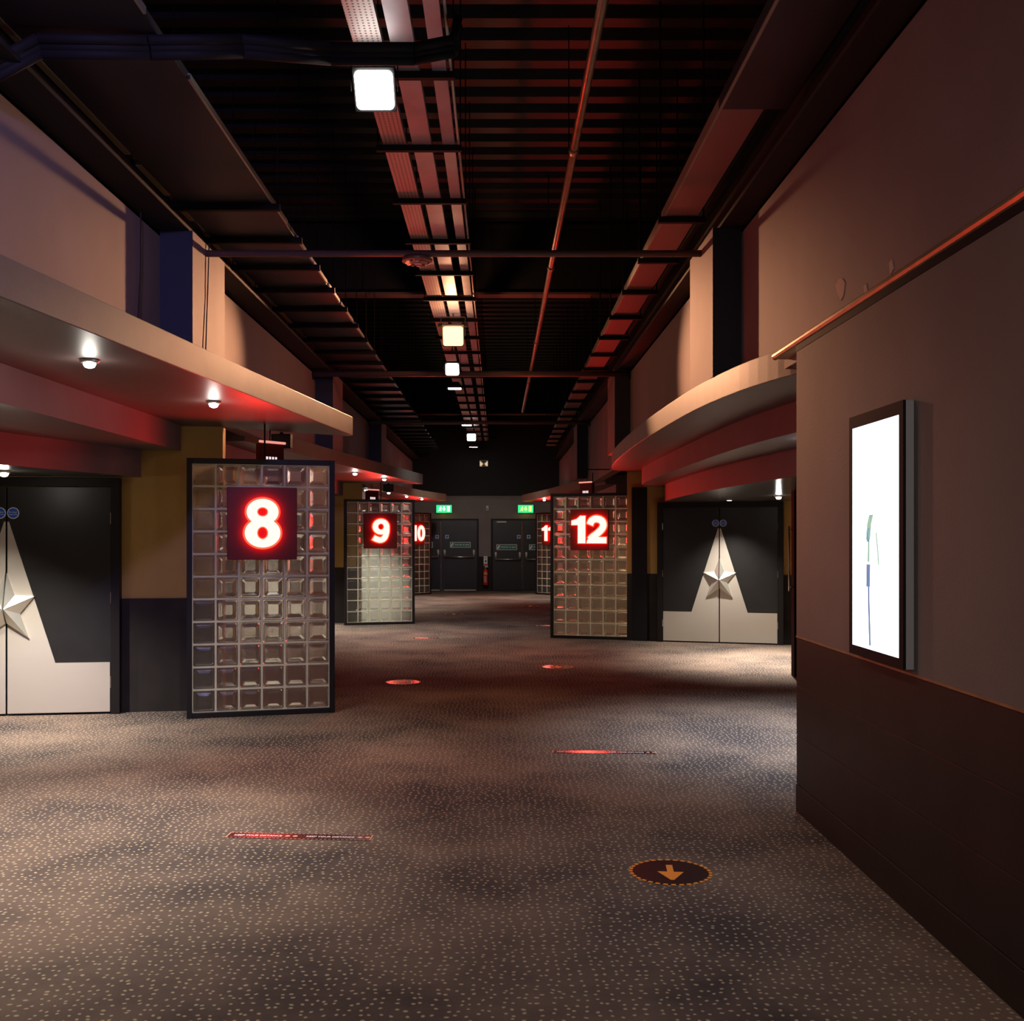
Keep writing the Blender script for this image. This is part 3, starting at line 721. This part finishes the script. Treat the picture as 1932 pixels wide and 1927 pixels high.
# ------------------------------------------------------------------ pipes
t = MB(); t.cyl((.565, -1, 4.45), (.565, 24.2, 4.45), .030, 14)
p = empty('sprinkler_pipe', (.565, -1, 4.45)); tag(p, 'long bronze pipe running down the ceiling to the right of the trays', 'pipe')
m = MB(); m.cyl((0, 0, 0), (0, 25.2, 0), .030, 14); m.build('pipe', M['copper'], p, smooth=True)
for y in (4.4, 8.8, 12.2, 16.5, 20.5):
    m = MB(); m.cyl((0, y, 0), (0, y+.09, 0), .038, 14); m.build('coupling', M['copper'], p, smooth=True)
    m = MB(); m.cyl((0, y+.6, .03), (0, y+.6, 1.20), .005, 6); m.build('drop_rod', M['strut'], p)
for (y, z, r, lab) in ((8.12, 3.75, .026, 'nearest thin pipe crossing the corridor below the roof'), (14.15, 3.76, .040, 'second pipe crossing the corridor just past the amber lamp'), (20.3, 3.78, .035, 'third thin pipe crossing the corridor')):
    p = empty('cross_pipe', (0, y, z)); tag(p, lab, 'pipe', 'pipes crossing the corridor')
    m = MB(); m.cyl((XL+.0, 0, 0), (XR-.0, 0, 0), r, 12); m.build('pipe', M['pipe'], p, smooth=True)
    for x in (XL+.012, XR-.012):
        m = MB(); m.cyl((x-.012, 0, 0), (x+.012, 0, 0), r+.04, 16); m.build('wall_flange', M['strut'], p)
p = empty('cable_bundle', (0, 5.62, 4.14)); tag(p, 'thick dark cable bundle crossing from the left wall to the tray', 'cable')
m = MB()
for dy, dz in ((0, 0), (.035, .02), (-.03, .025), (.01, -.03)):
    pts = [(-2.47, dy-.62, dz-.40), (-2.2, dy-.58, dz-.23), (-1.7, dy-.5, dz-.20), (-1.3, dy-.3, dz-.10), (-.9, dy, dz), (-.45, dy, dz), (-.24, dy+.02, dz+.05), (-.22, dy+.1, dz+.20)]
    for a, b in zip(pts, pts[1:]): m.cyl(a, b, .026, 8)
m.build('cables', M['strut'], p, smooth=True)
# ring-shaped lamp hung under the first cross pipe
t = empty('ring_lamp', (-.628, 8.15, 3.70)); tag(t, 'round glass-studded disc lamp hanging at the nearest cross pipe', 'lamp')
m = MB(); m.lathe([(.085, .03), (.118, .012), (.118, -.006), (.095, -.012)], 28); m.build('rim', M['copper'], t)
for k in range(12):
    a = 2*PI*k/12
    m = MB(); m.cyl((.08*math.cos(a), .08*math.sin(a), -.012), (.08*math.cos(a), .08*math.sin(a), -.022), .014, 8)
    m.build('stud', emis('stud_red', (1, .16, .08), .8) if k in (5, 6, 7) else (M['chrome'] if k % 2 else M['disc']), t)
m = MB(); m.cyl((0, 0, -.012), (0, 0, -.022), .03, 12); m.build('hub', M['greyplastic'], t)
m = MB(); m.cyl((0, 0, .03), (0, 0, .06), .01, 8); m.build('stem', M['strut'], t)
# thin hanging cables on the left wall
for (pts, lab) in (([(-2.47, 7.25, 3.80), (-2.475, 7.26, 3.4), (-2.47, 7.15, 2.74)], 'thin cable hanging down the left wall before the dark column'),
                   ([(-2.245, 8.15, 3.84), (-2.25, 8.12, 3.4), (-2.245, 8.02, 2.74)], 'thin cable hanging down the side of the left column')):
    m = MB()
    for a, b in zip(pts, pts[1:]): m.cyl(a, b, .005, 6)
    tag(m.build('hanging_cable', M['cable']), lab, 'cable')

# ------------------------------------------------------------------ wall display
t = empty('wall_display', (WX, 4.27, 1.012)); tag(t, 'tall glowing white portrait display on the right wall', 'screen')
xf = -.047; D = .655; HH = 1.10; ya, yb = 0, D      # local y runs away from the camera
m = MB(); m.box(xf+.012, -.001, 0, D, 0, HH); m.build('housing', M['greyplastic'], t, bevel=.003)
m = MB(); 
m.box(xf, xf+.012, 0, .045, 0, HH); m.box(xf, xf+.012, D-.035, D, 0, HH); m.box(xf, xf+.012, .045, D-.035, HH-.055, HH); m.box(xf, xf+.012, .045, D-.035, 0, .042)
m.build('bezel', M['black'], t)
m = MB(); m.box(xf+.004, xf+.011, .045, D-.035, .042, HH-.055); scr = m.build('screen', M['screen'], t)
def ink(pts, wd, mt):
    m = MB()
    for (y0, z0), (y1, z1) in zip(pts, pts[1:]):
        m.add([(xf+.002, y0-wd/2, z0), (xf+.002, y0+wd/2, z0), (xf+.002, y1+wd/2, z1), (xf+.002, y1-wd/2, z1)], [(0, 3, 2, 1)])
    m.build('drawing', mt, scr)
yc = .40
ink([(yc-.015, .06), (yc, .25), (yc+.005, .40)], 0.023, M['inkblue'])
ink([(yc+.01, .32), (yc+.005, .42)], 0.048, M['inkblue'])
ink([(yc+.005, .43), (yc+.0, .53)], 0.023, M['inkgreen'])
ink([(yc+.01, .53), (yc-.005, .60), (yc-.03, .64)], 0.053, M['inkgreen'])
ink([(yc+.01, .52), (yc+.01, .58)], 0.034, M['inkblue'])
ink([(yc-.01, .63), (yc-.05, .64)], .02, M['inkblue'])
ink([(yc-.09, .56), (yc-.11, .48), (yc-.12, .42)], 0.015, M['inkgreen'])
q = light('AREA', 'display_glow', (WX-.06, 4.62, 1.55), 5, (.75, .85, 1.0), (0, 4.62, 1.55), (.55, 1.0))
q.data.shape = 'RECTANGLE'

# ------------------------------------------------------------------ end wall: exit doors, signs, extinguisher
def exit_door(name, xs, xl, xr, bar_z, label, strip):
    t = empty(name, (xs, YB, 0)); struct(t, label, 'door')
    H = 2.066
    m = MB(); m.box(xl-xs-.05, xl-xs, -.05, -.001, 0, H+.04); m.box(xr-xs, xr-xs+.05, -.05, -.001, 0, H+.04); m.box(xl-xs, xr-xs, -.05, -.001, H, H+.04)
    m.build('door_frame', M['frame'], t)
    for a, b in ((xl-xs, -.004), (.004, xr-xs)):
        m = MB(); m.box(a+.004, b-.004, -.035, -.002, .01, H-.004); leaf = m.build('door_leaf', M['blackwood'], t, bevel=.002)
        a2, b2 = a+.09, b-.09
        m = MB(); m.cyl((a2, -.12, bar_z-.11), (b2, -.12, bar_z-.11), .020, 10)
        for x in (a2, b2): m.cyl((x, -.10, bar_z+.02), (x, -.12, bar_z-.11), .016, 8)
        m.build('push_bar', M['chrome'], leaf, smooth=True)
        m = MB()
        for x in (a2, b2): m.box(x-.028, x+.028, -.10, -.036, bar_z-.04, bar_z+.10)
        m.build('bar_end', M['whiteplastic'], leaf, bevel=.01)
        # sign
        cx = (a+b)/2 + (.03 if a >= 0 else -.03); zc = bar_z + .245
        m = MB(); m.box(cx-.30, cx+.30, -.038, -.0355, zc-.08, zc+.08, 0); m.box(cx-.286, cx-.205, -.039, -.038, zc-.066, zc+.066, 0); m.box(cx-.195, cx+.288, -.0392, -.038, zc-.066, zc+.066, 1); m.box(cx-.285, cx-.20, -.0392, -.038, zc-.066, zc+.066, 1)
        m.build('push_sign', [M['whiteink'], M['green']], leaf)
        text_obj('Push bar to open', 'lettering', M['whiteink'], leaf, .062, .42, (cx+.05, -.0405, zc), UP, .0008, .01)
        m = MB(); m.add([(cx-.275, -.0405, zc-.05), (cx-.245, -.0405, zc-.055), (cx-.205, -.0405, zc+.03), (cx-.212, -.0405, zc+.055), (cx-.245, -.0405, zc+.04), (cx-.27, -.0405, zc)], [(0,1,2,3,4,5)])
        m.build('hand_symbol', M['whiteink'], leaf)
        dx = b - .12 if a < 0 and b < .01 and a < -.1 else a + .16
        m = MB(); m.box(dx-.05, dx+.05, -.038, -.0355, 1.53, 1.63); m.cyl((dx, -.0385, 1.58), (dx, -.037, 1.58), .040, 16, m=1)
        m.build('fire_door_sign', [M['whiteink'], M['blue']], leaf)
    m = MB(); m.cyl((-.03, -.05, .02), (-.03, -.05, H-.05), .009, 8); m.cyl((-.03, -.05, .70), (-.03, -.05, .74), .016, 8); m.build('bolt_rod', M['chrome'], t)
    if strip:
        m = MB(); m.box(xl-xs, -.05, -.06, -.036, .01, .035); m.box(.03, xr-xs-.03, -.06, -.036, .01, .035); m.build('bottom_strip', M['whiteplastic'], t)
        m = MB(); m.cyl((.08, -.07, .01), (.08, -.07, .27), .006, 8); m.lathe([(.012, .0), (.028, .01), (.028, .03), (.012, .045)], 12, .07, -.09); m.build('floor_bolt', M['chrome'], t)
    else:
        m = MB(); m.box(xl-xs+.12, xl-xs+.40, -.075, -.036, 1.99, 2.035); m.build('door_closer', M['whiteplastic'], t, bevel=.004)
    return t
exit_door('door_4', -1.66, -2.70, -.62, 1.10, 'left black double exit door with push bars at the corridor end', True)
exit_door('door_5', .725, -.163, 1.61, 1.03, 'right black double exit door with push bars at the corridor end', False)
def man(m, x, z, s, y, d=1):
    def q(pts): m.add([(x + d*a*s, y, z + b*s) for a, b in pts], [tuple(range(len(pts))) if d > 0 else tuple(range(len(pts)))[::-1]])
    q([(.10+.09*math.cos(k*PI/4), .82+.09*math.sin(k*PI/4)) for k in range(8)])
    q([(-.12, .35), (.08, .35), (.16, .70), (-.02, .70)]); q([(.10, .66), (.36, .52), (.34, .44), (.10, .56)]); q([(-.02, .68), (-.28, .58), (-.26, .50), (.0, .58)])
    q([(-.02, .38), (.24, .20), (.18, -.02), (.10, -.02), (.12, .16), (-.08, .32)]); q([(-.10, .38), (.02, .34), (-.18, .06), (-.40, .04), (-.40, .12), (-.24, .14)])
for (x, lab, wm) in ((-1.58, 'left glowing green running-man exit sign over the exit door', 'whitelit'), (.80, 'right glowing green running-man exit sign with yellow pictograms', 'yellowlit')):
    t = empty('exit_sign', (x, YB-.12, 2.28)); tag(t, lab, 'sign', 'green exit signs')
    m = MB(); m.box(-.235, .235, 0, .04, -.01, .235); m.build('case', M['housing'], t)
    m = MB(); m.box(-.225, .225, -.006, 0, 0, .225); face = m.build('lit_face', M['greenlit'], t)
    m = MB(); man(m, -.11, .05, .15, -.008, 1); m.build('running_figure', M[wm], face)
    m = MB(); m.add([(x_, -.008, z_) for x_, z_ in ((-.025, .18), (.025, .18), (.025, .11), (.05, .11), (0, .05), (-.05, .11), (-.025, .11))], [(6, 5, 4, 3, 2, 1, 0)]); m.build('arrow', M[wm], face)
    m = MB(); m.add([(.09, -.008, .04), (.17, -.008, .04), (.17, -.008, .19), (.09, -.008, .19)], [(0, 1, 2, 3)]); m.build('door_symbol', M[wm], face)
    m = MB(); m.box(-.03, .03, .04, .12, .08, .14); m.build('bracket', M['housing'], t)
    light('POINT', 'exit_sign_glow', (x, YB-.22, 2.24), .6, (.7, .75, .1), None, None, 0, .05)
t = empty('fire_extinguisher', (-.37, YB-.115, .17)); tag(t, 'red fire extinguisher on the pier between the exit doors', 'extinguisher')
m = MB(); m.lathe([(.070, 0), (.078, .02), (.078, .38), (.066, .43), (.030, .46), (.022, .49)], 20); m.build('cylinder', M['redpaint'], t, smooth=True)
m = MB(); m.box(-.05, .05, -.0815, -.02, .31, .37, 0); m.build('yellow_band', mat('yellow_band', (.6, .35, .15), .5), t)
m = MB(); m.box(-.045, .03, -.081, -.02, .08, .27); m.build('label', mat('pale_label', (.55, .22, .2), .5), t)
m = MB(); m.cyl((0, 0, .49), (0, 0, .52), .018, 10); m.box(-.02, .075, -.012, .012, .52, .535); m.box(-.02, .065, -.012, .012, .55, .562); m.build('valve', M['chrome'], t)
m = MB(); pts = [(-.02, 0, .51), (-.075, 0, .47), (-.095, 0, .36), (-.095, 0, .10), (-.088, -.01, .02)]
for a, b in zip(pts, pts[1:]): m.cyl(a, b, .011, 8)
m.build('hose', M['rubber'], t, smooth=True)
m = MB(); m.box(-.03, .03, .06, .098, .28, .34); m.build('wall_bracket', M['chrome'], t)
t = empty('extinguisher_notice', (-.37, YB-.014, .73)); tag(t, 'narrow white notice with green and red marks above the extinguisher', 'sign')
m = MB(); m.box(-.055, .055, -.004, 0, 0, .28); m.build('plate', M['whiteink'], t)
m = MB(); m.box(-.05, .05, -.0055, -.004, .005, .06); m.box(-.02, .03, -.0055, -.004, .10, .165, 1); m.box(-.02, .02, -.0055, -.004, .21, .24, 2); m.build('printing', [M['redpaint'], M['green'], M['redpaint']], t)
t = empty('sensor_box', (-.315, YB, 2.35)); tag(t, 'tiny white sensor box high between the exit signs', 'sensor')
m = MB(); m.box(-.035, .035, -.05, -.001, 0, .135); m.build('case', M['whiteplastic'], t, bevel=.006); m = MB(); m.box(-.02, .02, -.053, -.05, .03, .06); m.build('window', M['housing'], t)
t = empty('square_beacon', (-.42, YB-.08, 3.62)); tag(t, 'small square beacon light high on the black end bulkhead', 'lamp')
m = MB(); m.box(-.12, .12, -.06, 0, 0, .19); m.build('case', mat('beacon_beige', (.5, .38, .26), .5), t, bevel=.006)
m = MB(); m.add([(-.09, -.062, .18), (.09, -.062, .18), (0, -.062, .09)], [(0, 2, 1)]); m.add([(-.06, -.062, .01), (.06, -.062, .01), (0, -.062, .07)], [(0, 1, 2)]); m.build('louvre', M['housing'], t)
m = MB(); m.add([(-.115, -.063, .02), (-.07, -.063, .02), (-.02, -.063, .085), (-.115, -.063, .17)], [(0, 1, 2, 3)]); m.add([(.115, -.063, .02), (.07, -.063, .02), (.02, -.063, .085), (.115, -.063, .17)], [(3, 2, 1, 0)]); m.build('lit_pane', emis('beacon_lit', (1, .72, .45), .7), t)

# ------------------------------------------------------------------ floor stickers
def strip(cx, cy, L, rz, label, n=2):
    t = empty('floor_strip', (cx, cy, .0005), rz); tag(t, label, 'floor sticker', 'distance strips stuck on the carpet')
    m = MB(); m.box(-L/2, L/2, -.048, .048, 0, .002); m.build('strip', M['sticker'], t)
    m = MB()
    k = int(L/.022)
    for i in range(k):
        x = -L/2 + (i+.5)*L/k
        for s in (-1, 1): m.box(x-.006, x+.006, s*.045-.0025, s*.045+.0025, .002, .0026)
    for s in (-1, 1): m.box(s*(L/2-.004)-.003, s*(L/2-.004)+.003, -.045, .045, .002, .0026)
    o = m.build('stitched_border', M['stickpale'], t); o['kind'] = 'stuff'
    for i in range(2):
        cx_ = -L/2 + L*(.24 + .5*i) - .02
        text_obj('KEEP YOUR DISTANCE', 'lettering', M['whiteink'], t, .024, .25, (cx_, 0, .0024), (0, 0, 0), .0003, .01)
        for d in (.155, .195):
            m = MB(); m.lathe([(.013, .002), (.013, .0027)], 14, cx_+d, 0); m.build('round_mark', M['stickpale'], t)
strip(-1.03, 5.44, .76, -R(4), 'nearest dark distance strip with red reflection, left of centre')
strip(.765, 7.58, .75, -R(3), 'thin distance strip glowing red, right of centre')
strip(-.95, 16.2, .75, 0, 'far distance strip left, before panel 9')
strip(.62, 18.5, .75, 0, 'far distance strip behind the foot of panel 12')
def disc(cx, cy, rz, label, ang=0):
    t = empty('floor_disc', (cx, cy, .0005), rz); tag(t, label, 'floor sticker', 'round arrow stickers on the carpet')
    m = MB(); m.prism(circle(.178, 40), 0, .002); m.build('disc', M['sticker'], t)
    m = MB()
    for k in range(32):
        a = 2*PI*k/32; c, s = math.cos(a), math.sin(a); r0, r1, h = .174, .190, .0105
        p = [(r0*c - h*s, r0*s + h*c), (r0*c + h*s, r0*s - h*c), (r1*c + h*s, r1*s - h*c), (r1*c - h*s, r1*s + h*c)]
        m.prism(p, .0005, .0028)
    m.build('stitched_rim', M['stickink'], t)
    m = MB(); pts = [(.015, .10), (-.015, .10), (-.015, .0), (-.060, .0), (-.008, -.115), (.008, -.115), (.060, .0), (.015, .0)]
    m.prism(pts, .002, .0032); m.build('arrow', M['stickink'], t)
disc(.798, 4.86, -R(5), 'nearest round dark floor sticker with an orange arrow')
disc(-1.02, 11.26, 0, 'round arrow sticker glowing red at the left middle of the floor')
disc(.71, 12.6, 0, 'round arrow sticker half red at the right middle of the floor')
disc(-.90, 21.3, 0, 'distant round arrow sticker left of the corridor axis')
disc(.72, 23.8, 0, 'distant round arrow sticker right of the corridor axis')
